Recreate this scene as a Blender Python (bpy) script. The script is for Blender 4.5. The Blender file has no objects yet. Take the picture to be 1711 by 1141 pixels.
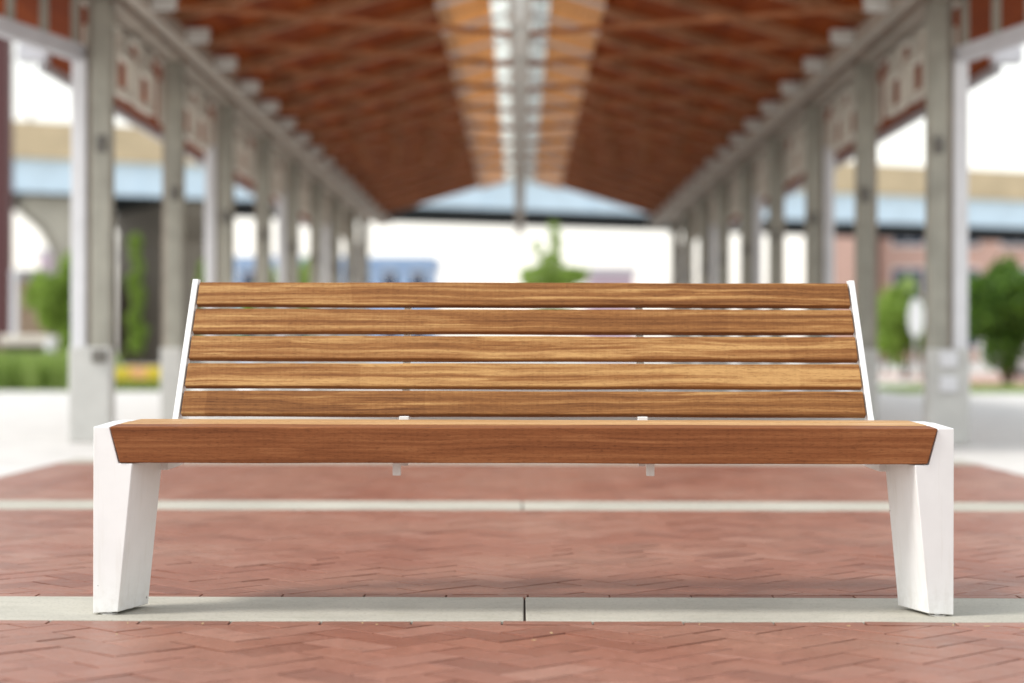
import bpy, bmesh, math, random
from mathutils import Vector, Matrix
random.seed(7)
R = math.radians
scene = bpy.context.scene

# ------------------------------------------------------------------ camera
FPX, VX, VY, HC = 3327.0, 868.0, 588.0, 0.63      # focal length and vanishing point in photo pixels, eye height
cam = bpy.data.cameras.new("camera")
cam.sensor_width = 36.0
cam.lens = FPX / 1711 * 36.0
cam.shift_x = -(VX - 855.5) / 1711
cam.shift_y = (VY - 570.5) / 1711
cam.clip_start, cam.clip_end = 0.1, 3000
cam.dof.use_dof = True
cam.dof.focus_distance = 4.95
cam.dof.aperture_fstop = 1.7
cam_o = bpy.data.objects.new("camera", cam)
scene.collection.objects.link(cam_o)
cam_o.location = (0, 0, HC)
cam_o.rotation_euler = (R(90), R(-0.12), 0)
scene.camera = cam_o

# ------------------------------------------------------------------ sky and sun
SUN_EL, SUN_AZ = 50.0, -72.0       # degrees; azimuth measured from behind the camera's back, negative = left
w = bpy.data.worlds.new("World"); scene.world = w; w.use_nodes = True
nt = w.node_tree; nt.nodes.clear()
sky = nt.nodes.new("ShaderNodeTexSky"); sky.sky_type = 'NISHITA'; sky.sun_disc = False
sky.sun_elevation = R(SUN_EL)
sky.air_density, sky.dust_density, sky.ozone_density = 2.0, 0.8, 1.0
hsv = nt.nodes.new("ShaderNodeHueSaturation"); hsv.inputs['Saturation'].default_value = 0.22
bg = nt.nodes.new("ShaderNodeBackground"); bg.inputs['Strength'].default_value = 0.15
wo = nt.nodes.new("ShaderNodeOutputWorld")
nt.links.new(sky.outputs[0], hsv.inputs['Color']); nt.links.new(hsv.outputs[0], bg.inputs['Color'])
nt.links.new(bg.outputs[0], wo.inputs['Surface'])
sl = bpy.data.lights.new("sun", 'SUN'); sl.energy = 1.5; sl.angle = R(13); sl.color = (1.0, 0.97, 0.925)
sun = bpy.data.objects.new("sun", sl); scene.collection.objects.link(sun)
az = R(SUN_AZ)
sdir = Vector((math.sin(az) * math.cos(R(SUN_EL)), -math.cos(az) * math.cos(R(SUN_EL)), math.sin(R(SUN_EL))))
sun.rotation_euler = sdir.to_track_quat('Z', 'Y').to_euler()
sky.sun_rotation = math.atan2(sdir.x, sdir.y)
scene.view_settings.view_transform = 'Standard'
scene.view_settings.look = 'None'
scene.view_settings.exposure = 0.8
scene.view_settings.gamma = 1.0
scene.view_settings.use_curve_mapping = False

# ------------------------------------------------------------------ material helpers
class NB:
    def __init__(s, name):
        s.m = bpy.data.materials.new(name); s.m.use_nodes = True
        s.t = s.m.node_tree; s.p = s.t.nodes['Principled BSDF']
        s.co = s.t.nodes.new('ShaderNodeTexCoord'); s.oi = s.t.nodes.new('ShaderNodeObjectInfo')
    def n(s, ty, **k):
        nd = s.t.nodes.new('ShaderNode' + ty)
        for a, v in k.items(): setattr(nd, a, v)
        return nd
    def l(s, a, b): s.t.links.new(a, b)
    def math(s, op, a, b=None, c=None, clamp=False):
        nd = s.n('Math', operation=op); nd.use_clamp = clamp
        for i, v in enumerate((a, b, c)):
            if v is None: continue
            if isinstance(v, (int, float)): nd.inputs[i].default_value = v
            else: s.l(v, nd.inputs[i])
        return nd.outputs[0]
    def mapping(s, src, scale=(1, 1, 1), loc=None):
        mp = s.n('Mapping'); s.l(src, mp.inputs[0]); mp.inputs['Scale'].default_value = scale
        if loc is not None:
            if isinstance(loc, tuple): mp.inputs['Location'].default_value = loc
            else: s.l(loc, mp.inputs['Location'])
        return mp.outputs[0]
    def noise(s, vec, scale=5, detail=3, rough=.5, dist=0):
        nd = s.n('TexNoise'); s.l(vec, nd.inputs['Vector'])
        nd.inputs['Scale'].default_value = scale; nd.inputs['Detail'].default_value = detail
        nd.inputs['Roughness'].default_value = rough; nd.inputs['Distortion'].default_value = dist
        return nd.outputs[0]
    def ramp(s, fac, stops):
        nd = s.n('ValToRGB'); s.l(fac, nd.inputs[0]); cr = nd.color_ramp
        while len(cr.elements) < len(stops): cr.elements.new(.5)
        for e, (p, c) in zip(cr.elements, stops):
            e.position = p; e.color = (*c, 1) if len(c) == 3 else c
        return nd.outputs[0]
    def mix(s, fac, a, b, bt='MIX'):
        nd = s.n('Mix', data_type='RGBA', blend_type=bt)
        for i, v in ((0, fac), (6, a), (7, b)):
            if isinstance(v, (int, float)): nd.inputs[i].default_value = v
            elif isinstance(v, tuple): nd.inputs[i].default_value = (*v, 1)
            else: s.l(v, nd.inputs[i])
        return nd.outputs[2]
    def bump(s, h, strength=.2, dist=.01):
        nd = s.n('Bump'); s.l(h, nd.inputs['Height']); nd.inputs['Strength'].default_value = strength
        nd.inputs['Distance'].default_value = dist; s.l(nd.outputs[0], s.p.inputs['Normal'])
    def base(s, c):
        if isinstance(c, tuple): s.p.inputs['Base Color'].default_value = (*c, 1)
        else: s.l(c, s.p.inputs['Base Color'])
    def rough(s, r, spec=.5):
        if isinstance(r, (int, float)): s.p.inputs['Roughness'].default_value = r
        else: s.l(r, s.p.inputs['Roughness'])
        s.p.inputs['Specular IOR Level'].default_value = spec

def plain(name, col, rough=.6, var=.12, scale=4.0, metal=0, spec=.5):
    """painted / cast surface: base colour with soft cloudy wear"""
    b = NB(name)
    v = b.noise(b.co.outputs['Object'], scale, 5, .6)
    d = tuple(c * (1 - var) for c in col); u = tuple(min(1, c * (1 + var)) for c in col)
    b.base(b.ramp(v, [(.3, d), (.7, u)])); b.rough(rough, spec)
    b.p.inputs['Metallic'].default_value = metal
    return b.m

def wood(name, dark, mid, light, contrast=1.0, segs=True, rough=.5):
    """oiled hardwood, grain along local X, board-to-board and finger-joint differences"""
    b = NB(name)
    off = b.n('CombineXYZ')
    for i, k in enumerate((37.0, 11.0, 23.0)): b.l(b.math('MULTIPLY', b.oi.outputs['Random'], k), off.inputs[i])
    add = b.n('VectorMath', operation='ADD'); b.l(b.co.outputs['Object'], add.inputs[0]); b.l(off.outputs[0], add.inputs[1])
    v = add.outputs[0]
    warp = b.noise(b.mapping(v, (2.2, 6, 6)), 1.0, 2, .5)
    sep = b.n('SeparateXYZ'); b.l(v, sep.inputs[0])
    # lengthwise figure: long streaks that bend around the figure noise
    wv = b.n('CombineXYZ')
    b.l(sep.outputs[0], wv.inputs[0])
    b.l(b.math('ADD', sep.outputs[1], b.math('MULTIPLY', warp, .020)), wv.inputs[1])
    b.l(b.math('ADD', sep.outputs[2], b.math('MULTIPLY', warp, .026)), wv.inputs[2])
    fig = b.noise(b.mapping(wv.outputs[0], (.8, 78, 78)), 1.0, 5, .6, .08)
    fine = b.noise(b.mapping(wv.outputs[0], (5, 230, 230)), 1.0, 3, .65)
    pore = b.noise(b.mapping(v, (60, 620, 620)), 1.0, 2, .6)
    seg_sum = fig
    if segs:
        fl = b.math('FLOOR', b.math('ADD', b.math('MULTIPLY', sep.outputs[0], 1.75), b.math('MULTIPLY', warp, .12)))
        wn = b.n('TexWhiteNoise', noise_dimensions='2D'); cv = b.n('CombineXYZ')
        b.l(fl, cv.inputs[0]); b.l(b.math('MULTIPLY', b.oi.outputs['Random'], 91.0), cv.inputs[1])
        b.l(cv.outputs[0], wn.inputs['Vector'])
        seg_sum = b.math('ADD', fig, b.math('MULTIPLY', b.math('SUBTRACT', wn.outputs[0], .5), .085))
    tone = b.math('ADD', seg_sum, b.math('MULTIPLY', b.math('SUBTRACT', b.oi.outputs['Random'], .5), .03))
    at = b.n('Attribute', attribute_type='OBJECT', attribute_name='tone'); tone = b.math('ADD', tone, at.outputs['Fac'])
    tone = b.math('ADD', tone, b.math('MULTIPLY', b.math('SUBTRACT', fine, .5), .48 * contrast))
    saw = b.noise(b.mapping(v, (330, 9, 9)), 1.0, 2, .5); tone = b.math('ADD', tone, b.math('MULTIPLY', b.math('SUBTRACT', saw, .5), .10))
    pale = b.noise(b.mapping(wv.outputs[0], (2.0, 34, 34)), 1.0, 4, .6); tone = b.math('ADD', tone, b.math('MULTIPLY', b.ramp(pale, [(.55, (0, 0, 0)), (.62, (1, 1, 1))]), .15))
    k = .25 / contrast
    col = b.ramp(tone, [(.5 - k, dark), (.5, mid), (.5 + k, light)])
    pm = b.ramp(pore, [(.34, (.55, .5, .45)), (.46, (1, 1, 1))])
    col = b.mix(.75, col, pm, 'MULTIPLY')
    b.base(col); b.rough(b.ramp(fine, [(.3, (rough - .08,) * 3), (.7, (rough + .12,) * 3)]), .18)
    b.bump(b.math('ADD', fine, pore), .12, .0015)
    return b.m

def painted_white():
    b = NB("white_powder_coat")
    v = b.noise(b.co.outputs['Object'], 9, 4, .6)
    col = b.ramp(v, [(.3, (.73, .73, .72)), (.7, (.78, .78, .77))])
    vo = b.n('TexVoronoi'); b.l(b.co.outputs['Object'], vo.inputs['Vector']); vo.inputs['Scale'].default_value = 10
    spot = b.math('LESS_THAN', vo.outputs['Distance'], .028)
    # a run of faint grime near the ground
    sep = b.n('SeparateXYZ'); b.l(b.co.outputs['Object'], sep.inputs[0])
    streak = b.noise(b.mapping(b.co.outputs['Object'], (60, 60, 5)), 1, 3, .6)
    col = b.mix(b.math('MULTIPLY', b.ramp(streak, [(.52, (0, 0, 0)), (.78, (1, 1, 1))]), .28), col, (.55, .52, .45))
    low = b.n('MapRange'); b.l(sep.outputs[2], low.inputs[0]); low.inputs[1].default_value = .09; low.inputs[2].default_value = 0.0
    mud = b.noise(b.co.outputs['Object'], 34, 5, .7); col = b.mix(b.math('MULTIPLY', b.math('MULTIPLY', low.outputs[0], b.ramp(mud, [(.42, (0, 0, 0)), (.62, (1, 1, 1))])), .22), col, (.34, .29, .23))
    col = b.mix(spot, col, (.03, .03, .03))
    b.base(col); b.rough(.42, .5)
    b.bump(b.noise(b.co.outputs['Object'], 260, 2), .06, .001)
    return b.m

def brick_mat(name, tint=(1, 1, 1)):
    b = NB(name)
    g = b.n('NewGeometry')
    rnd = b.math('FRACT', b.math('ADD', b.math('MULTIPLY', g.outputs['Random Per Island'], 7.31), b.math('MULTIPLY', b.oi.outputs['Random'], 13.7)))
    col = b.ramp(rnd, [(0, (.190, .066, .039)), (.25, (.245, .090, .054)), (.55, (.275, .108, .068)), (.8, (.230, .081, .048)), (1, (.305, .140, .097))])
    pos = g.outputs['Position']
    n1 = b.noise(pos, 22, 5, .65); n2 = b.noise(pos, 1.3, 4, .55); n3 = b.noise(b.mapping(pos, (1, .6, 1)), 130, 5, .72)
    col = b.mix(.55, col, b.ramp(n1, [(.3, (.74, .71, .69)), (.7, (1.16, 1.16, 1.16))]), 'MULTIPLY')
    col = b.mix(b.math('MULTIPLY', b.ramp(n2, [(.40, (0, 0, 0)), (.66, (1, 1, 1))]), .30), col, (.36, .215, .155))
    col = b.mix(.6, col, b.ramp(n3, [(.30, (.45, .40, .36)), (.46, (1, 1, 1)), (.72, (1.22, 1.22, 1.22))]), 'MULTIPLY')
    b.base(col)
    b.rough(b.ramp(n1, [(.3, (.36,) * 3), (.7, (.55,) * 3)]), .6)
    b.bump(b.math('ADD', b.math('MULTIPLY', n3, .4), n1), .16, .003)
    return b.m

def concrete(name, col, speck=.5, rough=.7, scale=1.0):
    b = NB(name); g = b.n('NewGeometry'); pos = g.outputs['Position']
    n1 = b.noise(pos, 3 * scale, 5, .6); n2 = b.noise(pos, 120 * scale, 5, .78); n3 = b.noise(b.mapping(pos, (9, 22, 9)), 1.0 * scale, 4, .6)
    c = b.ramp(n1, [(.3, tuple(x * .86 for x in col)), (.7, tuple(x * 1.1 for x in col))])
    c = b.mix(speck, c, b.ramp(n2, [(.30, (.42, .41, .38)), (.44, (1, 1, 1)), (.7, (1.1, 1.1, 1.08))]), 'MULTIPLY')
    c = b.mix(b.math('MULTIPLY', b.ramp(n3, [(.52, (0, 0, 0)), (.74, (1, 1, 1))]), .30), c, tuple(x * f for x, f in zip(col, (.55, .56, .46))))
    b.base(c); b.rough(rough, .4); b.bump(n2, .3, .0015)
    return b.m

def leaf_mat(name, c1, c2):
    b = NB(name); g = b.n('NewGeometry')
    b.base(b.ramp(g.outputs['Random Per Island'], [(0, c1), (1, c2)])); b.rough(.5, .3)
    tr = b.n('BsdfTranslucent'); b.l(b.ramp(g.outputs['Random Per Island'], [(0, tuple(x * 1.3 for x in c1)), (1, tuple(x * 1.3 for x in c2))]), tr.inputs[0])
    ms = b.n('MixShader'); ms.inputs[0].default_value = .45
    b.l(b.p.outputs[0], ms.inputs[1]); b.l(tr.outputs[0], ms.inputs[2])
    b.l(ms.outputs[0], b.t.nodes['Material Output'].inputs[0])
    return b.m

M = {}
M['slat'] = wood("oiled_hardwood_slat", (.120, .042, .011), (.252, .106, .032), (.48, .275, .105))
M['seat'] = wood("skylit_seat_slat", (.30, .145, .050), (.44, .250, .110), (.60, .39, .20), .8)  # wood lightened: brightness of the sky on the seat put into the colour
M['rail'] = wood("oiled_hardwood_rail", (.115, .034, .010), (.212, .071, .023), (.310, .125, .047), .9, False)
M['white'] = painted_white()
M['steel'] = plain("brushed_steel", (.6, .6, .6), .3, .1, 30, 1)
M['grey_metal'] = plain("grey_metal", (.42, .42, .41), .5)
M['brick'] = brick_mat("clay_paver")
M['bed'] = plain("sand_bed", (.055, .036, .026), .95, .35, 60)
M['band'] = concrete("concrete_band", (.415, .392, .330), .95)
M['plaza'] = concrete("plaza_concrete", (.62, .60, .57), .3)
M['ground'] = concrete("pale_ground", (.50, .49, .46), .2)
M['dark'] = plain("recess_shade", (.012, .011, .010), .9)  # black that paints shade on the cabinet front
M['post'] = plain("weathered_grey_post", (.29, .28, .235), .65, .18, 5)
M['postw'] = plain("white_post", (.62, .62, .64), .5, .06, 5)
M['sleeve'] = plain("lit_post_base", (.48, .475, .45), .6, .1, 5)  # paler than the posts: light on their lower part put into the colour
M['beam'] = plain("taupe_beam", (.30, .255, .21), .6, .22, 3)
M['frieze'] = plain("cream_frieze", (.55, .51, .44), .6, .12, 6)
M['rafter'] = plain("stained_rafter", (.27, .105, .046), .6, .3, 5, 0, .1)
M['pale_rafter'] = plain("pale_stained_rafter", (.34, .155, .076), .6, .3, 5, 0, .2)
M['king'] = plain("grey_king_post", (.52, .52, .49), .5, .12, 6)
M['fascia'] = plain("pale_fascia", (.50, .50, .53), .5, .08, 5)
M['darkmetal'] = plain("dark_metal", (.13, .12, .105), .45, .2, 30)
M['outlet'] = plain("outlet_grey", (.55, .55, .54), .5)
M['bridge_conc'] = concrete("bridge_parapet", (.58, .46, .30), .2, .8, .25)
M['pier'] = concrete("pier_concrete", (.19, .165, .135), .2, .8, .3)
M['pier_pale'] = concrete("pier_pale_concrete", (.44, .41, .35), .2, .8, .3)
M['bridge_blue'] = plain("pale_blue_steel", (.58, .72, .84), .5, .08, 1)
M['bridge_shade'] = plain("bridge_soffit_shade", (.035, .04, .045), .8)  # near-black: shade beneath the bridge painted into deck and inner girders
M['redpost'] = plain("oxide_red_steel", (.06, .010, .011), .5)
M['redwall'] = plain("pink_brick_wall", (.56, .36, .30), .85, .12, 2)
M['peach'] = plain("peach_render", (.58, .42, .30), .8)
M['bluewall'] = plain("blue_cladding", (.30, .42, .62), .5)
M['whitewall'] = plain("white_cladding", (.72, .73, .75), .6)
M['lilac'] = plain("mauve_brick", (.50, .39, .46), .8)
M['glass'] = plain("dark_glass", (.03, .045, .09), .15)
M['bark'] = plain("bark", (.10, .07, .05), .9, .3, 20)
M['leaf_d'] = leaf_mat("leaf_dark", (.035, .085, .012), (.14, .25, .035))
M['leaf_m'] = leaf_mat("leaf_mid", (.13, .21, .03), (.30, .42, .08))
M['leaf_l'] = leaf_mat("leaf_light", (.19, .29, .05), (.38, .50, .13))
M['grass'] = leaf_mat("grass", (.14, .22, .04), (.34, .44, .13))
M['flower'] = leaf_mat("yellow_flower", (.62, .50, .04), (.75, .68, .10))
M['peachflower'] = leaf_mat("peach_flower", (.75, .42, .22), (.80, .55, .32))
M['carpaint'] = plain("white_car_paint", (.72, .72, .73), .25, .03)
M['tyre'] = plain("tyre_rubber", (.02, .02, .02), .85)
M['lamp'] = plain("lamp_lens", (.7, .68, .6), .2)
M['straw'] = plain("dry_straw", (.55, .42, .22), .9)
M['walk'] = plain("pink_walk", (.46, .29, .235), .85, .1, .8)

def deck_mat():
    b = NB("stained_roof_boards")
    g = b.n('NewGeometry'); sp = b.n('SeparateXYZ'); b.l(g.outputs['Position'], sp.inputs[0])
    fl = b.math('FLOOR', b.math('MULTIPLY', sp.outputs[0], 7.0))
    wn = b.n('TexWhiteNoise', noise_dimensions='1D'); b.l(fl, wn.inputs['W'])
    n = b.noise(b.mapping(g.outputs['Position'], (30, 1.2, 30)), 1, 4, .6)
    t = b.math('ADD', b.math('MULTIPLY', wn.outputs[0], .35), b.math('MULTIPLY', n, .65))
    b.base(b.ramp(t, [(.25, (.15, .024, .003)), (.6, (.24, .047, .007)), (.85, (.33, .078, .012))])); b.rough(.7, .06)
    return b.m
M['deck'] = deck_mat()

def amber_mat():
    b = NB("amber_glow_sheet")
    n = b.noise(b.mapping(b.co.outputs['Object'], (40, 2, 40)), 1, 3)
    c = b.ramp(n, [(.3, (.60, .35, .15)), (.7, (.80, .53, .27))])  # gold tone stands for light on the roof boards near the ridge
    b.base(c); b.rough(.4)
    tr = b.n('BsdfTranslucent'); b.l(c, tr.inputs[0])
    ms = b.n('MixShader'); ms.inputs[0].default_value = .62
    b.l(b.p.outputs[0], ms.inputs[1]); b.l(tr.outputs[0], ms.inputs[2]); b.l(ms.outputs[0], b.t.nodes['Material Output'].inputs[0])
    return b.m
M['amber'] = amber_mat()
def frost_mat():
    b = NB("frosted_ridge_glass"); b.base((.85, .87, .86)); b.rough(.3)
    tr = b.n('BsdfTranslucent'); tr.inputs[0].default_value = (.80, .82, .79, 1)
    ms = b.n('MixShader'); ms.inputs[0].default_value = .85
    b.l(b.p.outputs[0], ms.inputs[1]); b.l(tr.outputs[0], ms.inputs[2]); b.l(ms.outputs[0], b.t.nodes['Material Output'].inputs[0])
    return b.m
M['frost'] = frost_mat()

# ------------------------------------------------------------------ object helpers
COL = scene.collection
def link(o, parent=None):
    COL.objects.link(o)
    if parent is not None: o.parent = parent
    return o
def mesh_obj(name, verts, faces, mat, parent=None, bevel=0, seg=2, smooth=False):
    me = bpy.data.meshes.new(name); me.from_pydata(verts, [], faces)
    bm = bmesh.new(); bm.from_mesh(me); bmesh.ops.recalc_face_normals(bm, faces=bm.faces[:]); bm.to_mesh(me); bm.free()
    me.materials.append(mat)
    if smooth:
        for p in me.polygons: p.use_smooth = True
    o = bpy.data.objects.new(name, me); link(o, parent)
    if bevel:
        md = o.modifiers.new("bevel", 'BEVEL'); md.width = bevel; md.segments = seg; md.limit_method = 'ANGLE'; md.angle_limit = R(25)
        md.harden_normals = False
    return o
class Geo:
    def __init__(s): s.v = []; s.f = []
    def add(s, vs, fs):
        k = len(s.v); s.v += [tuple(v) for v in vs]; s.f += [tuple(i + k for i in f) for f in fs]
        return s
    def box(s, x0, x1, y0, y1, z0, z1):
        return s.add([(x0, y0, z0), (x1, y0, z0), (x1, y1, z0), (x0, y1, z0), (x0, y0, z1), (x1, y0, z1), (x1, y1, z1), (x0, y1, z1)], HEX)
    def hexa(s, a, b):      # two quads, same winding
        return s.add(list(a) + list(b), HEX)
    def bar(s, p, q, wd, ht, up=(0, 0, 1)):
        p, q = Vector(p), Vector(q); d = (q - p).normalized(); sd = d.cross(Vector(up)).normalized(); u = sd.cross(d)
        a = [p - sd * wd / 2 - u * ht / 2, p + sd * wd / 2 - u * ht / 2, p + sd * wd / 2 + u * ht / 2, p - sd * wd / 2 + u * ht / 2]
        b = [v + (q - p) for v in a]
        return s.add(a + b, HEX)
    def loft(s, secs):
        n = len(secs[0]); vs = [v for c in secs for v in c]; fs = [tuple(range(n))[::-1], tuple(range(n * (len(secs) - 1), n * len(secs)))]
        for k in range(len(secs) - 1):
            for i in range(n):
                j = (i + 1) % n
                fs.append((k * n + i, k * n + j, (k + 1) * n + j, (k + 1) * n + i))
        return s.add(vs, fs)
    def cyl(s, c, r0, r1, h, n=16, axis='z'):
        secs = []
        for t, r in ((0, r0), (1, r1)):
            ring = []
            for i in range(n):
                a = 2 * math.pi * i / n; p = (r * math.cos(a), r * math.sin(a), h * t)
                if axis == 'x': p = (p[2], p[0], p[1])
                if axis == 'y': p = (p[0], p[2], p[1])
                ring.append((c[0] + p[0], c[1] + p[1], c[2] + p[2]))
            secs.append(ring)
        return s.loft(secs)
    def obj(s, name, mat, parent=None, **k): return mesh_obj(name, s.v, s.f, mat, parent, **k)
HEX = [(0, 3, 2, 1), (4, 5, 6, 7), (0, 1, 5, 4), (1, 2, 6, 5), (2, 3, 7, 6), (3, 0, 4, 7)]
def tag(o, label, cat, group=None):
    o['label'] = label; o['category'] = cat
    if group: o['group'] = group
    return o
def empty(name, loc=(0, 0, 0)):
    o = bpy.data.objects.new(name, None); o.location = loc; o.empty_display_size = .2
    return link(o)
def px(x, y, Y):            # photo pixel at a known distance -> place
    return ((x - VX) * Y / FPX, Y, HC + (VY - y) * Y / FPX)

# ================================================================== GROUND
def sheet(name, x0, x1, y0, y1, z, mat, kind='structure'):
    o = mesh_obj(name, [(x0, y0, z), (x1, y0, z), (x1, y1, z), (x0, y1, z)], [(0, 1, 2, 3)], mat)
    if kind: o['kind'] = kind
    return o
BX = 2.6                                        # half width of the brick floor
Y0, Y1 = 1.6, 11.67
sheet('ground', -900, 900, -300, 2000, -0.050, M['ground'])
pave = Geo()                                    # pale concrete on both sides of the brick floor
pave.box(-26, -BX, -6, 60, -.046, 0.0); pave.box(BX, 26, -6, 60, -.046, 0.0)
pave.box(-BX, BX, -6, Y0, -.046, 0.0); pave.box(-BX, BX, Y1, 60, -.046, 0.0)
pave = pave.obj('plaza_pavement', M['plaza']); pave['kind'] = 'structure'
floor = sheet('brick_paving', -BX, BX, Y0, Y1, -.0065, M['bed'])

BAND0, BW, BS = 4.655, .455, 3.28               # concrete bands across the floor
bands = [BAND0 + BS * k for k in range(-1, 11) if BAND0 + BS * k + BW < Y1 + .01]
crack = .014
for bi, y in enumerate(bands):
    # each band is cast in slabs with an open joint between them
    xs = [-BX, -1.75 + .1 * (bi - 1), crack, 1.78 - .07 * (bi - 1), BX]
    for a, b_ in zip(xs[:-1], xs[1:]):
        g = Geo()
        n = max(2, int((b_ - a) / .12)); top = []
        ga = .0035; rows = [[], []]
        for i in range(n + 1):
            x = a + ga + (b_ - a - 2 * ga) * i / n
            for r, yy in enumerate((y + .004, y + BW - .004)):
                jag = random.uniform(-.002, .002) if i in (0, n) else 0
                rows[r].append((x + jag, yy + random.uniform(-.0035, .0035), .0012))
        vs = rows[0] + rows[1]; m = n + 1; fs = [(i, i + 1, m + i + 1, m + i) for i in range(n)]
        k = len(vs); low = [(v[0], v[1], -.04) for v in vs]; vs += low
        fs += [(i + 1, i, k + i, k + i + 1) for i in range(n)] + [(m + i, m + i + 1, k + m + i + 1, k + m + i) for i in range(n)]
        fs += [(0, m, k + m, k), (n, k + n, k + m + n, m + n)]
        g.add(vs, fs).obj('concrete_slab', M['band'], floor, bevel=.003, seg=2)

def clip_poly(p, lo, hi, ax):
    for sgn, lim in ((1, lo), (-1, -hi)):
        out = []
        for i in range(len(p)):
            a, b_ = p[i - 1], p[i]; da, db = sgn * a[ax] - lim, sgn * b_[ax] - lim
            if (da >= 0) != (db >= 0):
                t = da / (da - db); out.append((a[0] + (b_[0] - a[0]) * t, a[1] + (b_[1] - a[1]) * t))
            if db >= 0: out.append(b_)
        p = out
        if len(p) < 3: return []
    return p
def area(p): return abs(sum(p[i - 1][0] * p[i][1] - p[i][0] * p[i - 1][1] for i in range(len(p)))) / 2
def brick_prism(poly, zt, tilt=(0, 0), ch=.0009):
    """closed paver block: chamfered top over vertical sides"""
    n = len(poly); cx = sum(p[0] for p in poly) / n; cy = sum(p[1] for p in poly) / n
    def z(p): return zt + tilt[0] * (p[0] - cx) + tilt[1] * (p[1] - cy)
    ins = []
    for i in range(n):
        dx, dy = cx - poly[i][0], cy - poly[i][1]; L = math.hypot(dx, dy) or 1; k = min(ch * 1.4, L * .4) / L
        ins.append((poly[i][0] + dx * k, poly[i][1] + dy * k))
    vs = [(p[0], p[1], -.045) for p in poly] + [(p[0], p[1], z(p) - ch * .8) for p in poly] + [(p[0], p[1], z(p)) for p in ins]
    fs = [tuple(range(2 * n, 3 * n))]
    for r in (0, 1):
        for i in range(n):
            j = (i + 1) % n; fs.append((r * n + i, r * n + j, (r + 1) * n + j, (r + 1) * n + i))
    return vs, fs
L_, W_, JT = .203, .1015, .0025
pieces = []                                     # (size score, poly, whole, centre, angle)
c45, s45 = math.cos(R(45)), math.sin(R(45))
edges = ([Y0] + [v for y in bands for v in (y, y + BW)])[:-1]
rows_y = [(edges[i], edges[i + 1]) for i in range(0, len(edges), 2)]
ROW = .058
for (a, b_) in rows_y:
    lo, hi = a, b_
    if a != Y0: lo = a + ROW
    if b_ != Y1: hi = b_ - ROW
    for yy, on in ((a, a != Y0), (b_ - ROW, b_ != Y1)):        # narrow stretcher row beside each band
        if not on: continue
        x = -BX + random.uniform(-.2, 0)
        while x < BX:
            p = clip_poly([(x + JT, yy + JT), (x + .211 - JT, yy + JT), (x + .211 - JT, yy + ROW - JT), (x + JT, yy + ROW - JT)], -BX + JT, BX - JT, 0)
            if p and area(p) > .0004: pieces.append((p, None))
            x += .211
    # herringbone at 45 degrees
    rng = int((BX + (hi - lo)) / W_ * 1.5) + 6
    ox, oy = 0.03, (lo + hi) / 2
    for ix in range(-rng, rng):
        for iy in range(-rng, rng):
            k = (ix - iy) % 4
            if k == 0: w2, h2 = 2, 1
            elif k == 3: w2, h2 = 1, 2
            else: continue
            cxp, cyp = (ix + w2 / 2) * W_, (iy + h2 / 2) * W_
            wx, wy = ox + cxp * c45 - cyp * s45, oy + cxp * s45 + cyp * c45
            if not (-BX - .12 < wx < BX + .12 and lo - .12 < wy < hi + .12): continue
            hw, hh = w2 * W_ / 2 - JT, h2 * W_ / 2 - JT
            poly = []
            for sx, sy in ((-1, -1), (1, -1), (1, 1), (-1, 1)):
                qx, qy = cxp + sx * hw, cyp + sy * hh
                poly.append((ox + qx * c45 - qy * s45, oy + qx * s45 + qy * c45))
            q = clip_poly(poly, lo + JT, hi - JT, 1)
            if not q: continue
            q = clip_poly(q, -BX + JT, BX - JT, 0)
            if not q or area(q) < .0009: continue
            whole = abs(area(q) - area(poly)) < 1e-7
            pieces.append((q, (wx, wy, R(45) if w2 == 2 else R(135)) if whole else None))
def score(p):
    cx = sum(v[0] for v in p) / len(p); cy = sum(v[1] for v in p) / len(p)
    if cy < 3.70 or abs(cx) > .262 * cy + .05: return -1        # outside the frame
    return area(p) / cy ** 3
pieces.sort(key=lambda t: -score(t[0]))
hv = L_ / 2 - JT, W_ / 2 - JT
variants = []
for i in range(5):
    vs, fs = brick_prism([(-hv[0], -hv[1]), (hv[0], -hv[1]), (hv[0], hv[1]), (-hv[0], hv[1])], 0, (0, 0), .0007 + .0002 * i)
    vs = [(x + random.uniform(-.0009, .0009), y + random.uniform(-.0009, .0009), z) for x, y, z in vs]
    me = bpy.data.meshes.new('brick'); me.from_pydata(vs, [], fs); me.materials.append(M['brick']); variants.append(me)
stuff = Geo()
for i, (p, w3) in enumerate(pieces):
    zt = random.uniform(-.0010, .0010); tl = (random.gauss(0, .0035), random.gauss(0, .0035))
    if i < 298:
        if w3:
            o = bpy.data.objects.new('brick', random.choice(variants)); link(o, floor)
            o.location = (w3[0], w3[1], zt); o.rotation_euler = (tl[0], tl[1], w3[2] + (math.pi if random.random() < .5 else 0))
        else:
            vs, fs = brick_prism(p, zt, tl); mesh_obj('brick', vs, fs, M['brick'], floor)
    else:
        stuff.add(*brick_prism(p, zt, tl))
so = stuff.obj('brick_field', M['brick'], floor); so['kind'] = 'stuff'

# ================================================================== BENCH
YB, XB = 4.74, 0.0105
bench = empty('park_bench', (XB, YB, 0))
tag(bench, 'white and brown slatted bench standing on the pale concrete band', 'bench')
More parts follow.
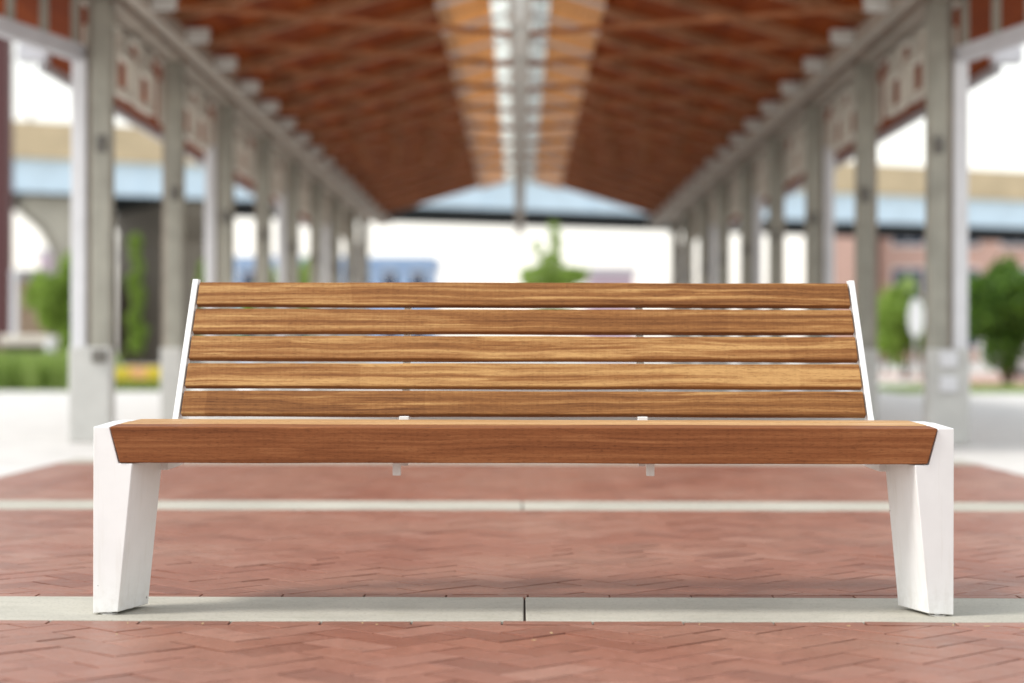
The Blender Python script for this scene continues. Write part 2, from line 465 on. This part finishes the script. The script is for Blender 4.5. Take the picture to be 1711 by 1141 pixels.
# seat surface profile (depth behind the front face, height)
prof = [(0, .4500), (.070, .4550), (.145, .4585), (.222, .4612), (.300, .4520), (.376, .4350), (.46, .425)]
def zs(u):
    for (a, za), (b_, zb) in zip(prof[:-1], prof[1:]):
        if u <= b_: return za + (zb - za) * (u - a) / (b_ - a)
    return prof[-1][1]
def board(name, quad, xa, xb, mat, n=28, wob=.0006, bev=.0035, dx=None):
    """long board: cross-section quad [(u,z)*4]; xa/xb give half length at (u,z)"""
    secs = []
    pc = (sum(q[0] for q in quad) / 4, sum(q[1] for q in quad) / 4)
    ph = random.uniform(0, 9)
    for i in range(n + 1):
        t = i / n; ring = []
        for (u, z) in quad:
            x = -xa(u, z) + (xa(u, z) + xb(u, z)) * t
            wz = wob * math.sin(x * 5.1 + ph + z * 40) + wob * .6 * math.sin(x * 13 + ph * 2 + u * 60)
            ring.append((x, u - pc[0], z - pc[1] + wz))
        secs.append(ring)
    o = Geo().loft(secs).obj(name, mat, bench, bevel=bev, seg=3)
    o.location = (0, pc[0], pc[1])
    return o
# front rail, ends cut on a slant
def xr(u, z): return .962 + (.0245) * (z - .364) / .086 - .11 * u
board('front_rail', [(0.0, .364), (.036, .368), (.066, .4546), (0.0, .4500)], xr, xr, M['rail'], bev=.0035)
def xe(u, z): return .9835 - .11 * u
for u0, u1 in ((.0725, .1425), (.1505, .2185), (.2275, .2965), (.3045, .3720)):
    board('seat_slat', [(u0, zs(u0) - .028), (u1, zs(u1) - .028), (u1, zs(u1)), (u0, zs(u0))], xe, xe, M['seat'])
# backrest
lean0, lean1 = Vector((.430, .468)), Vector((.572, .8185))
ld = (lean1 - lean0); LL = ld.length; ld.normalize(); nb = Vector((ld.y, -ld.x))     # nb points back and down
pitch = LL / 5 + .0018
def xbk(u, z): return .8905 - .0743 * (z - .468)
for k in range(5):
    a = lean0 + ld * (pitch * k); b_ = a + ld * .0655
    q = [(a.x, a.y), (a.x + nb.x * .024, a.y + nb.y * .024), (b_.x + nb.x * .024, b_.y + nb.y * .024), (b_.x, b_.y)]
    o = board('backrest_slat', q, xbk, xbk, M['slat']); o['tone'] = (-.045, .075, .01, -.01, -.055)[k]
for s in (-1, 1):
    g = Geo()
    # leg and seat cheek, toed inwards towards the back
    secs = []
    for u in (0.0, .16):
        r = zs(u) - .0005
        pts = [(1.027 - .11 * u, .0045), (.966 - .27 * u, .0085), (.932 - .27 * u, .3625), (.9655 - .11 * u, .3625), (.9885 - .11 * u, r), (1.027 - .11 * u, r)]
        ou = [.125 * (x - .932) for x, z in pts] if u == 0 else [0] * 6
        secs.append([(s * x, u + k, z) for (x, z), k in zip(pts, ou)])
    g.loft(secs)
    # arm that carries the rear of the seat
    secs = []
    for u, xo, xi in ((.155, 1.0090, .874), (.22, 1.0015, .874), (.30, .985, .874), (.38, .955, .878), (.46, .918, .884)):
        xs_ = .9885 - .11 * u; r = zs(u) - .002
        if u > .35: xs_ = min(xs_, xo - .004)
        secs.append([(s * x, u, z) for x, z in ((xo, .338), (xi, .338), (xi, .418), (xs_, .418), (xs_, r), (xo, r))])
    g.loft(secs)
    # backrest cheek
    secs = []
    for z, ua, ub in ((.345, .378, .446), (.44, .410, .478), (.468, .4265, .488), (.8225, .5700, .612)):
        xo = .9085 - .0743 * (z - .468); xi = xo - .0150
        secs.append([(s * xo, ua, z), (s * xi, ua, z), (s * xi, ub, z), (s * xo, ub, z)])
    g.loft(secs)
    fr = g.obj('side_frame', M['white'], bench, bevel=.006, seg=3)
    for u in (.028, .132):
        Geo().cyl((s * (.996 - .15 * u), u, 0.0012), .021, .021, .0030, 20).cyl((s * (.996 - .15 * u), u, .004), .009, .009, .008, 12).obj('foot_glide', M['steel'], fr)
    # slim steel support in the middle third
    x = s * .3085; g = Geo()
    def sec(u, z): return [(x - .0095, u, z), (x + .0095, u, z)]
    g.hexa([(x - .0095, .08, .366), (x + .0095, .08, .366), (x + .0095, .445, .360), (x - .0095, .445, .360)],
           [(x - .0095, .08, .4235), (x + .0095, .08, .4235), (x + .0095, .445, .4050), (x - .0095, .445, .4050)])
    p0, p1 = lean0 - ld * .12 + nb * .0255, lean1 - ld * .012 + nb * .0255
    q0, q1 = p0 + nb * .038, p1 + nb * .024
    g.hexa([(x - .0095, p0.x, p0.y), (x + .0095, p0.x, p0.y), (x + .0095, q0.x, q0.y), (x - .0095, q0.x, q0.y)],
           [(x - .0095, p1.x, p1.y), (x + .0095, p1.x, p1.y), (x + .0095, q1.x, q1.y), (x - .0095, q1.x, q1.y)])
    g.box(x - .0098, x + .0098, .10, .115, .329, .372)
    # flange at the seat's rear edge
    g.box(x - .0125, x + .0125, .398, .4235, .400, .463)
    g.obj('support_bracket', M['white'], bench, bevel=.0015, seg=2)

# ================================================================== PAVILION
pav = empty('open_pavilion', (0, 13.8, 0))
tag(pav, 'long open timber pavilion with gabled roof behind the bench', 'pavilion')
def part(g, name, mat, parent=pav, **k):
    o = g.obj(name, mat, None, **k); o.parent = parent; o.matrix_parent_inverse = Matrix.Translation((-0, -13.8, 0)) if parent is pav else Matrix()
    return o
S_, N_ = 2.92, 9
YC = [13.8 + S_ * i for i in range(N_)]
YF, YE = 11.7, YC[-1] + .12
def zroof(x): return 4.035 - .30 * abs(x)
for s in (-1, 1):
    for i, y in enumerate(YC):
        g = Geo().box(*sorted((s * 2.822, s * 2.955)), y - .075, y + .075, 0, 3.058)
        c = part(g, 'column', M['post'], bevel=.012, seg=2)
        a, b_ = sorted((s * 2.953, s * 2.998))
        Geo().box(a, b_, y - .02, y + .05, 0, 3.058).obj('spacer', M['beam'], c)
        ax, bx_ = sorted((s * 2.817, s * (3.104 if i % 2 == 0 else 3.0)))
        if i % 2 == 0:
            a, b_ = sorted((s * 2.996, s * 3.098))
            Geo().box(a, b_, y - .055, y + .05, 0, 2.66).obj('outer_post', M['postw'], c, bevel=.01)
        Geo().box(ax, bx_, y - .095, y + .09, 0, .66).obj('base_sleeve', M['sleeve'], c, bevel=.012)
        zk = 2.06 if i == 0 else 1.95
        Geo().cyl((s * 2.885, y - .125, zk), .026, .036, .05, 14, 'y').box(s * 2.885 - .036, s * 2.885 + .036, y - .083, y - .07, zk - .06, zk + .06).obj('dark_fixture', M['darkmetal'], c)
        if i == 0:
            if s < 0: Geo().box(-2.94, -2.84, y - .125, y - .09, .55, .64).obj('outlet_box', M['darkmetal'], c, bevel=.008)
            else:
                for z0 in (.36, .53): Geo().box(2.89, 3.01, y - .13, y - .09, z0, z0 + .11).obj('outlet_box', M['postw'], c, bevel=.008)
    # eave beams
    a, b_ = sorted((s * 2.80, s * 2.965)); part(Geo().box(a, b_, YF + .3, YE + .1, 3.06, 3.175), 'eave_beam', M['beam'], bevel=.006)
    a, b_ = sorted((s * 2.555, s * 2.66)); part(Geo().box(a, b_, YF + .3, YE + .1, 2.985, 3.095), 'eave_beam', M['beam'], bevel=.006)
    # roof deck
    def slab(name, pts, mat, th=.09, dz=0):
        lo = [(s * x, y, zroof(x) + dz) for x, y in pts]; hi = [(a_, b2, c_ + th) for a_, b2, c_ in lo]
        return part(Geo().loft([lo, hi]), name, mat)
    slab('roof_deck', [(.76, YF), (3.05, YF), (3.05, YE), (.76, YE)], M['deck'])
    slab('roof_deck', [(3.052, 15.7), (3.75, 15.7), (3.75, YE), (3.052, YE)], M['deck'])
    slab('roof_deck', [(3.052, YF), (3.62, YF), (3.62, 15.69), (3.052, 15.69)], M['deck'])
    k = 0; y = YF
    while y < YE - .2:
        y2 = min(y + 1.46, YE)
        slab('lit_board_sheet', [(.27, y + .02), (.745, y + .02), (.745, y2 - .02), (.27, y2 - .02)], M['amber'], .010, -.125)  # amber sheets added in place of boards lit from the ridge
        slab('ridge_glass', [(.125, y + .04), (.262, y + .04), (.262, y2 - .04), (.125, y2 - .04)], M['frost'], .008, -.125)
        slab('rafter_streak_strip', [(.125, y2 - .09), (.745, y2 - .09), (.745, y2 + .0), (.125, y2 + .0)], M['postw'], .03, -.160)  # white strips added to imitate bright streaks of light on the rafters
        y = y2
    # fascia and gutter end
    a, b_ = sorted((s * 3.752, s * 3.80)); part(Geo().box(a, b_, 15.7, YE, 2.84, 3.0), 'fascia_board', M['fascia'])
    a, b_ = sorted((s * 3.70, s * 3.93)); part(Geo().box(a, b_, 15.55, 15.695, 2.90, 3.03), 'gutter_box', M['fascia'], bevel=.01)
    # flared front eave with its balusters
    p, q = Vector((s * 3.03, 13.85, 2.69)), Vector((s * 3.55, 11.5, 2.69))
    part(Geo().bar(p, q, .08, .11), 'flared_beam', M['fascia'])
    for t in (.06, .26, .46, .66, .86):
        m = p.lerp(q, t); part(Geo().box(m.x - .025, m.x + .025, m.y - .025, m.y + .025, 2.746, zroof(m.x)), 'baluster', M['post'])
    # hanging frieze of square frames between the columns
    for i in range(N_ - 1):
        y0, y1 = YC[i] + .12, YC[i + 1] - .12; n = 3; st = (y1 - y0) / n
        X = s * 3.05
        part(Geo().box(X - .03, X + .03, y0, y1, 3.07, 3.10), 'frieze_rail', M['frieze'])
        for k in range(n):
            a, b_ = y0 + st * k + .10, y0 + st * (k + 1) - .10
            z0, z1 = 2.58, 2.93
            g = Geo().box(X - .03, X + .03, a, a + .06, z0, z1).box(X - .03, X + .03, b_ - .06, b_, z0, z1)
            g.box(X - .032, X + .032, a + .06, b_ - .06, z1 - .06, z1 - .002).box(X - .032, X + .032, a + .06, b_ - .06, z0 + .002, z0 + .045)
            m = (a + b_) / 2; g.box(X - .035, X + .035, m - .16, m + .16, z1, 3.068)
            part(g, 'frieze_frame', M['frieze'])
# ridge and trusses
part(Geo().box(-.112, .112, YF, YE, 3.85, 4.08), 'ridge_beam', M['king'], bevel=.006)
y = YF + .64; tr = []
while y < YE + .05: tr.append(y); y += 1.46
for i, y in enumerate(tr):
    for s in (-1, 1):
        g = Geo().bar((s * 2.84, y, zroof(2.84) - .050), (s * .112, y, zroof(.112) - .050), .075, .096, (0, 0, 1)); part(g, 'rafter', M['pale_rafter'], bevel=.004)
        if y < 24.6:
            part(Geo().bar((s * 2.54, y, 3.035), (s * .062, y, 2.835), .04, .036), 'tie_chord', M['rafter'], bevel=.004)
        part(Geo().box(*sorted((s * 2.38, s * 2.553)), y - .040, y + .040, 3.00, 3.10), 'gusset_plate', M['king'])
    g = Geo().box(-.072, .072, y - .05, y + .05, 2.86, 3.85); g.loft([[(-.075, y - .065, 2.87), (.075, y - .065, 2.87), (.075, y + .065, 2.87), (-.075, y + .065, 2.87)], [(-.075, y - .065, 3.02), (.075, y - .065, 3.02), (.075, y + .065, 3.02), (-.075, y + .065, 3.02)]])
    g.loft([[(-.012, y - .012, 2.68), (.012, y - .012, 2.68), (.012, y + .012, 2.68), (-.012, y + .012, 2.68)], [(-.05, y - .045, 2.858), (.05, y - .045, 2.858), (.05, y + .045, 2.858), (-.05, y + .045, 2.858)]])
    part(g, 'king_post', M['king'])

# ================================================================== ELEVATED ROAD
A_, B_ = Vector((-23.4, 92.0)), Vector((29.6, 117.0)); bd = (B_ - A_).normalized(); bn = Vector((-bd.y, bd.x))
ang = math.atan2(bd.y, bd.x)
bridge = empty('road_bridge', (A_.x, A_.y, 0)); bridge.rotation_euler.z = ang
tag(bridge, 'elevated road bridge with beige parapet and pale blue girder', 'bridge')
L0, L1 = -150, 230
Geo().box(L0, L1, 0, .35, 8.0, 9.55).obj('girder', M['bridge_blue'], bridge)
Geo().box(L0, L1, -.35, .5, 9.552, 11.25).obj('parapet', M['bridge_conc'], bridge)
Geo().box(L0, L1, .55, 13.4, 9.3, 9.9).obj('deck', M['bridge_shade'], bridge)
for k in range(1, 5): Geo().box(L0, L1, k * 3.1, k * 3.1 + .4, 8.0, 9.295).obj('girder', M['bridge_shade'], bridge)
Geo().box(L0, L1, 13.42, 13.9, 9.3, 11.2).obj('parapet', M['bridge_conc'], bridge)
for k in range(int(L0 / 6), int(L1 / 6)):
    Geo().box(k * 6 - .08, k * 6 + .08, -.06, -.002, 8.05, 9.5).obj('stiffener', M['bridge_blue'], bridge)
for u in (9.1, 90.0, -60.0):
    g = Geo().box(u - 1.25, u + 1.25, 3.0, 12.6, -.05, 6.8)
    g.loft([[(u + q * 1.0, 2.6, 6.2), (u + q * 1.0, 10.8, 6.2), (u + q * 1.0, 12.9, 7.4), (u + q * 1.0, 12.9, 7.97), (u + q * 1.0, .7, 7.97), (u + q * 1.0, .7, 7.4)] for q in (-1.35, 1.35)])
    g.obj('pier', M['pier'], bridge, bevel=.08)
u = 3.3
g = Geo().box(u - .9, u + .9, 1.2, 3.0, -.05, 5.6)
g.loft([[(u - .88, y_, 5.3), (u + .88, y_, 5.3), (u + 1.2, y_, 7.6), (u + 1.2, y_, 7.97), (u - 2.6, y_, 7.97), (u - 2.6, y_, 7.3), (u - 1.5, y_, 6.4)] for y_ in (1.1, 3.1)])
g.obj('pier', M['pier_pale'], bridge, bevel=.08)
def street_lamp(x, y, z0, h, label, side=1, rz=0):
    e = empty('street_lamp', (x, y, z0)); tag(e, label, 'street lamp')
    Geo().cyl((0, 0, 0), .12, .07, h, 10).bar((0, 0, h - .05), (side * 1.8, 0, h + .25), .08, .08).obj('pole', M['grey_metal'], e)
    Geo().loft([[(side * 1.5, -.15, h + .22), (side * 2.4, -.12, h + .30), (side * 2.4, .12, h + .30), (side * 1.5, .15, h + .22)], [(side * 1.5, -.12, h + .36), (side * 2.4, -.1, h + .38), (side * 2.4, .1, h + .38), (side * 1.5, .12, h + .36)]]).obj('lamp_head', M['outlet'], e)
lp = A_ + bd * .8 + bn * .1
street_lamp(lp.x, lp.y, 11.25, 2.9, 'slim street lamp standing on the beige bridge parapet', -1)

# ================================================================== BUILDINGS
def building(name, x0, x1, Y, ztop, depth, mat, label, rows=3, cols=5, roof=None, win=True, z0=-.05):
    e = empty(name, ((x0 + x1) / 2, Y, z0)); w_ = (x1 - x0) / 2; h = ztop - z0
    tag(e, label, 'building')
    Geo().box(-w_, w_, 0, depth, 0, h).obj('wall', mat, e)
    Geo().box(-w_ - .3, w_ + .3, -.3, depth + .3, h + .003, h + .5).obj('roof', roof or M['fascia'], e)
    if win:
        cw, rh = 2 * w_ / cols, h / rows
        for r in range(rows):
            for c in range(cols):
                cx, cz = -w_ + cw * (c + .5), rh * (r + .55)
                f = Geo().box(cx - cw * .30, cx + cw * .30, -.12, -.003, cz - rh * .30, cz + rh * .30).obj('window', M['whitewall'], e)
                for q in (-1, 1):
                    a, b2 = sorted((cx + q * cw * .02, cx + q * cw * .27)); Geo().box(a, b2, -.15, -.122, cz - rh * .26, cz + rh * .26).obj('pane', M['glass'], f)
    return e
building('brick_building', 27.2, 60, 150, 11.5, 14, M['redwall'], 'wide pink brick building behind the round dark tree', 3, 8, M['fascia'])
building('brick_building', 22.6, 26.2, 148, 12.0, 10, M['redwall'], 'narrow pink brick building beneath the bridge girder', 3, 1, M['fascia'], False)
building('office_building', 33.2, 37.2, 170, 13.5, 10, M['whitewall'], 'white building with columns of dark blue windows', 5, 3)
building('warehouse', -21.5, -6.6, 150, 7.3, 12, M['bluewall'], 'low long blue warehouse beyond the bridge', 2, 7, M['bluewall'])
building('distant_building', 5.6, 9.2, 160, 7.0, 8, M['lilac'], 'small pale mauve building in the distance past the pavilion', 2, 3, M['fascia'], False)
building('distant_building', -49.5, -44, 205, 10.6, 10, M['lilac'], 'distant mauve building rising above the bushy green tree', 3, 3, M['fascia'], False)
building('low_house', -25.6, -22.6, 100, 4.2, 8, M['peach'], 'low peach coloured house beside the bushy green tree', 1, 2, M['fascia'], False)

# ================================================================== TREES AND PLANTS
def crown_geo(clumps, n, size, rnd):
    g = Geo()
    tot = sum(c[3] * c[4] * c[5] for c in clumps)
    for (cx, cy, cz, rx, ry, rz) in clumps:
        for _ in range(int(n * rx * ry * rz / tot)):
            while True:
                v = Vector((rnd.uniform(-1, 1), rnd.uniform(-1, 1), rnd.uniform(-1, 1)))
                if v.length < 1: break
            v = v.normalized() * (v.length ** .55) * rnd.uniform(.82, 1.08)
            c = Vector((cx + v.x * rx, cy + v.y * ry, cz + v.z * rz))
            a = Vector((rnd.gauss(0, 1), rnd.gauss(0, 1), rnd.gauss(0, 1))).normalized(); b2 = a.orthogonal().normalized()
            c2 = a.cross(b2); s1 = size * rnd.uniform(.6, 1.3); s2 = s1 * .55
            g.add([c - b2 * s1, c + c2 * s2, c + b2 * s1, c - c2 * s2], [(0, 1, 2, 3)])
    return g
def tree(x, y, clumps, trunk_h, label, leaf, n=4500, size=.09, tr=.07, name='tree', cat='tree', stems=1, z0=-.05, group=None):
    e = empty(name, (x, y, z0)); tag(e, label, cat, group); rnd = random.Random(int(x * 100 + y))
    g = Geo()
    for k in range(stems):
        bx, by = (rnd.uniform(-.12, .12), rnd.uniform(-.12, .12)) if stems > 1 else (0, 0)
        secs = []
        for t in range(5):
            f = t / 4; r = tr * (1 - .5 * f); ox_, oy_ = bx * (1 + f * 1.5) + .03 * math.sin(f * 4 + k), by * (1 + f * 1.5)
            secs.append([(ox_ + r * math.cos(a * math.pi / 4), oy_ + r * math.sin(a * math.pi / 4), trunk_h * f) for a in range(8)])
        g.loft(secs)
    for c in clumps: g.bar((0, 0, trunk_h * .85), (c[0] * .8, c[1] * .8, c[2]), tr * .5, tr * .5, (0, 1, .01))
    g.obj('trunk', M['bark'], e)
    crown_geo(clumps, n, size, rnd).obj('crown', M[leaf], e)
    return e
def ball(rx, rz, cz, k, rnd, squash=.55):
    cl = []
    for i in range(k):
        a = rnd.uniform(0, 6.28); rr = rx * rnd.uniform(.35, .95); zz = cz + rz * rnd.uniform(-.75, .78)
        q = rnd.uniform(.22, .44)
        cl.append((rr * math.cos(a), rr * math.sin(a), zz, rx * q, rx * q, rz * q))
    cl.append((0, 0, cz, rx * .6, rx * .6, rz * .62))
    return cl
rb = random.Random(3)
X, Y, Z = px(1690, 640, 40.5); tree(X, Y, ball(1.02, 1.08, 1.50, 20, rb), .9, 'round dark green tree with low crown before the wide brick building', 'leaf_d', 6500, .09, .06, stems=3)
X, Y, Z = px(1502, 640, 47); tree(X, Y, ball(.85, .95, 1.25, 15, rb), .8, 'light green shrubby tree behind the white rounded sign', 'leaf_m', 5000, .09, .05, stems=2)
X, Y, Z = px(1540, 640, 52); tree(X, Y, ball(.6, .95, 1.45, 7, rb), .9, 'darker slender tree partly behind the column with two outlet boxes', 'leaf_d', 3500, .09, .05)
X, Y, Z = px(1478, 640, 58); tree(X, Y, ball(.7, 1.3, 1.6, 6, rb), 1.3, 'thin pale green sapling below the bridge beside the shrubby tree', 'leaf_l', 900, .09, .05)
X, Y, Z = px(92, 640, 46); tree(X, Y, ball(.75, 1.12, 1.75, 16, rb), 1.0, 'bushy green tree next to the column with a dark outlet box', 'leaf_m', 5500, .085, .06)
X, Y, Z = px(228, 630, 66); tree(X, Y, [(.1 * math.sin(k * 2.3), 0, .9 + .42 * k, .24 - .012 * k + .06 * math.sin(k * 1.7), .25, .33) for k in range(9)], 3.6, 'narrow columnar green tree in front of the bridge pier', 'leaf_m', 3500, .09, .05)
X, Y, Z = px(346, 630, 66); tree(X, Y, [(.1 * math.sin(k * 1.9 + 1), 0, .9 + .42 * k, .22 + .05 * math.sin(k * 1.3), .25, .32) for k in range(7)], 2.6, 'columnar green tree at the edge of the bridge pier', 'leaf_m', 2500, .09, .05)
X, Y, Z = px(430, 630, 75); tree(X, Y, ball(.8, 1.2, 2.3, 7, rb), 1.2, 'small light tree in front of the blue warehouse', 'leaf_l', 2500, .1, .06)
X, Y, Z = px(517, 630, 70); tree(X, Y, ball(.9, 1.9, 2.8, 9, rb), 1.6, 'tall bright green tree seen between white pavilion posts', 'leaf_l', 4500, .1, .07)
X, Y, Z = px(455, 630, 72); tree(X, Y, ball(.35, 1.5, 2.7, 5, rb), 1.4, 'slim pale tree beside the blue warehouse end', 'leaf_l', 1500, .1, .05)
X, Y, Z = px(590, 630, 70); tree(X, Y, ball(.4, 1.2, 2.4, 5, rb), 1.4, 'slim green tree just outside the pavilion gable', 'leaf_l', 1500, .1, .05)
X, Y, Z = px(918, 630, 66)
tree(X, Y, [(-.42, 0, 3.15, .62, .55, .42), (.55, 0, 3.18, .70, .6, .36), (1.0, 0, 3.28, .34, .3, .22), (.05, 0, 3.6, .42, .4, .42), (.2, .1, 4.25, .24, .25, .48), (-.42, 0, 4.15, .18, .2, .34), (.12, 0, 4.75, .18, .2, .26), (.1, .1, 2.5, .85, .7, .5)],
     2.6, 'fresh green young tree standing beyond the open gable end', 'leaf_l', 4600, .085, .05)

def blades(name, x0, x1, y0, y1, n, h, mat, wd=.02, z0=0.0, rnd=random.Random(5)):
    g = Geo()
    for _ in range(n):
        x, y = rnd.uniform(x0, x1), rnd.uniform(y0, y1); hh = h * rnd.uniform(.5, 1.1); a = rnd.uniform(0, 3.14); lx, ly = rnd.gauss(0, .25) * hh, rnd.gauss(0, .25) * hh
        dx, dy = wd * math.cos(a), wd * math.sin(a)
        g.add([(x - dx, y - dy, z0), (x + dx, y + dy, z0), (x + dx * .7 + lx * .4, y + dy * .7 + ly * .4, z0 + hh * .6), (x - dx * .7 + lx * .4, y - dy * .7 + ly * .4, z0 + hh * .6), (x + lx, y + ly, z0 + hh)], [(0, 1, 2, 3), (3, 2, 4)])
    o = g.obj(name, mat); o['kind'] = 'stuff'
    return o
def stuff_label(o, label, cat): o['label'] = label; o['category'] = cat; return o
stuff_label(blades('tall_grass', -9.6, -7.0, 31.2, 34.5, 5200, .62, M['grass'], .025), 'tall green ornamental grass beside the pale pavement', 'grass')
stuff_label(blades('lawn_strip', 6.0, 9.0, 31.0, 36, 5000, .07, M['grass'], .03), 'short strip of green lawn along the pale pavement', 'grass')
stuff_label(blades('flower_leaves', -6.6, -5.5, 31.5, 33.2, 2600, .18, M['grass'], .03), 'low green leaves beneath the yellow flowers', 'plant')
rnd = random.Random(11); g = Geo(); g2 = Geo()
for _ in range(1500):
    x, y = rnd.uniform(-6.6, -5.5), rnd.uniform(31.6, 33.2); z = rnd.uniform(.12, .36); s1 = rnd.uniform(.02, .045)
    a = Vector((rnd.gauss(0, .5), -1, rnd.gauss(.6, .5))).normalized(); b2 = a.orthogonal().normalized(); c2 = a.cross(b2); c = Vector((x, y, z))
    (g2 if (-6.2 < x < -5.95 and z > .2) else g).add([c - b2 * s1, c + c2 * s1, c + b2 * s1, c - c2 * s1], [(0, 1, 2, 3)])
o = g.obj('yellow_flowers', M['flower']); o['kind'] = 'stuff'; stuff_label(o, 'bed of bright yellow flowers past the pavilion column', 'flowers')
o = g2.obj('peach_flowers', M['peachflower']); o['kind'] = 'stuff'; stuff_label(o, 'clump of peach flowers rising from the yellow bed', 'flowers')
sheet('brick_walk', 8.8, 16, 36.5, 60, .004, M['walk'])

# ================================================================== SMALL THINGS
X, Y, Z = px(2, 610, 58)
e = empty('steel_mast', (X, Y, -.05)); tag(e, 'dark red steel mast rising beside the tall grass', 'mast')
Geo().box(-.28, .28, -.28, .28, .28, 15).obj('shaft', M['redpost'], e, bevel=.03)
Geo().box(-.45, .45, -.45, .45, 0, .277).obj('base_plate', M['redpost'], e)
X, Y, Z = px(24, 610, 50)
e = empty('white_post', (X, Y, -.05)); tag(e, 'slender white post standing next to the dark red mast', 'post')
Geo().cyl((0, 0, 0), .085, .07, 2.6, 14).obj('shaft', M['postw'], e); Geo().cyl((0, 0, 2.601), .11, .05, .1, 14).obj('cap', M['postw'], e)
X, Y, Z = px(84, 640, 35)
e = empty('bollard', (X, Y, -.0)); tag(e, 'white round-topped bollard at the edge of the tall grass', 'bollard')
Geo().cyl((0, 0, 0), .085, .085, .78, 16).cyl((0, 0, .781), .085, .045, .08, 16).obj('shaft', M['postw'], e, bevel=.01); Geo().cyl((0, 0, .001), .13, .13, .04, 16).obj('base_ring', M['grey_metal'], e)
X, Y, Z = px(48, 640, 37)
e = empty('utility_cabinet', (X, Y, -.0)); tag(e, 'low cabinet with pale lid over a painted shade panel behind the tall grass', 'cabinet')
Geo().box(-.42, .42, -.3, .3, 0, .74).obj('body', M['peach'], e); Geo().box(-.40, .40, -.305, -.301, .58, .73).obj('shade_panel', M['dark'], e); Geo().box(-.48, .48, -.36, .36, .742, .92).obj('lid', M['frieze'], e, bevel=.03)  # flat dark panel paints the shade below the lid
X, Y, Z = px(1530, 640, 38)
e = empty('sign', (X, Y, -.0)); tag(e, 'blank white rounded sign on a thin post before the shrubby trees', 'sign')
Geo().cyl((0, 0, 0), .025, .025, 1.3, 10).obj('post', M['grey_metal'], e)
ring = []
for i in range(28):
    a = 2 * math.pi * i / 28; ring.append((.15 * math.cos(a), .30 * math.sin(a) * (1.25 if abs(math.sin(a)) > .5 else 1.1)))
Geo().loft([[(x, -.05, 1.30 + z) for x, z in ring], [(x, -.03, 1.30 + z) for x, z in ring]]).obj('panel', M['carpaint'], e)
# parked car behind the round tree
X, Y, Z = px(1790, 640, 50)
car = empty('parked_car', (X, Y, .006)); tag(car, 'white car parked behind the round dark tree', 'car')
side = [(-2.15, .28), (2.1, .28), (2.18, .62), (1.95, .86), (1.0, .98), (.45, 1.40), (-1.0, 1.44), (-1.75, 1.02), (-2.15, .92)]
Geo().loft([[(x, y_, z) for x, z in side] for y_ in (-.86, .86)]).obj('body', M['carpaint'], car, bevel=.06, seg=3)
for y_ in (-.875, .862):
    Geo().loft([[(x, yy, z) for x, z in ((-1.55, 1.02), (-.35, 1.02), (-.35, 1.36), (-.98, 1.36))] for yy in (y_, y_ + .012)]).obj('window', M['glass'], car)
    Geo().loft([[(x, yy, z) for x, z in ((-.27, 1.02), (.80, 1.02), (.40, 1.34), (-.27, 1.36))] for yy in (y_, y_ + .012)]).obj('window', M['glass'], car)
for x in (-1.35, 1.35):
    for y_ in (-.89, .69):
        wh = Geo().cyl((x, y_, .33), .33, .33, .2, 24, 'y').obj('wheel', M['tyre'], car, bevel=.02); Geo().cyl((x, y_ - .006, .33), .2, .2, .212, 16, 'y').obj('rim', M['grey_metal'], wh)
for y_ in (-.7, .45): Geo().box(2.10, 2.19, y_, y_ + .25, .66, .78).obj('headlight', M['lamp'], car)
# bits of dry straw caught in the joints
rnd = random.Random(21); g = Geo()
for _ in range(12):
    x = rnd.uniform(-1.1, 1.15); y = rnd.choice([4.585 + rnd.gauss(0, .012), rnd.uniform(4.2, 4.62)]); L = rnd.uniform(.004, .016); a = rnd.uniform(0, 3.14)
    g.bar((x, y, .0028), (x + L * math.cos(a), y + L * math.sin(a), .0036), .0022, .0014)
o = g.obj('straw_litter', M['straw']); o['kind'] = 'stuff'; stuff_label(o, 'crumbs of dry straw caught between the bricks before the bench', 'litter')
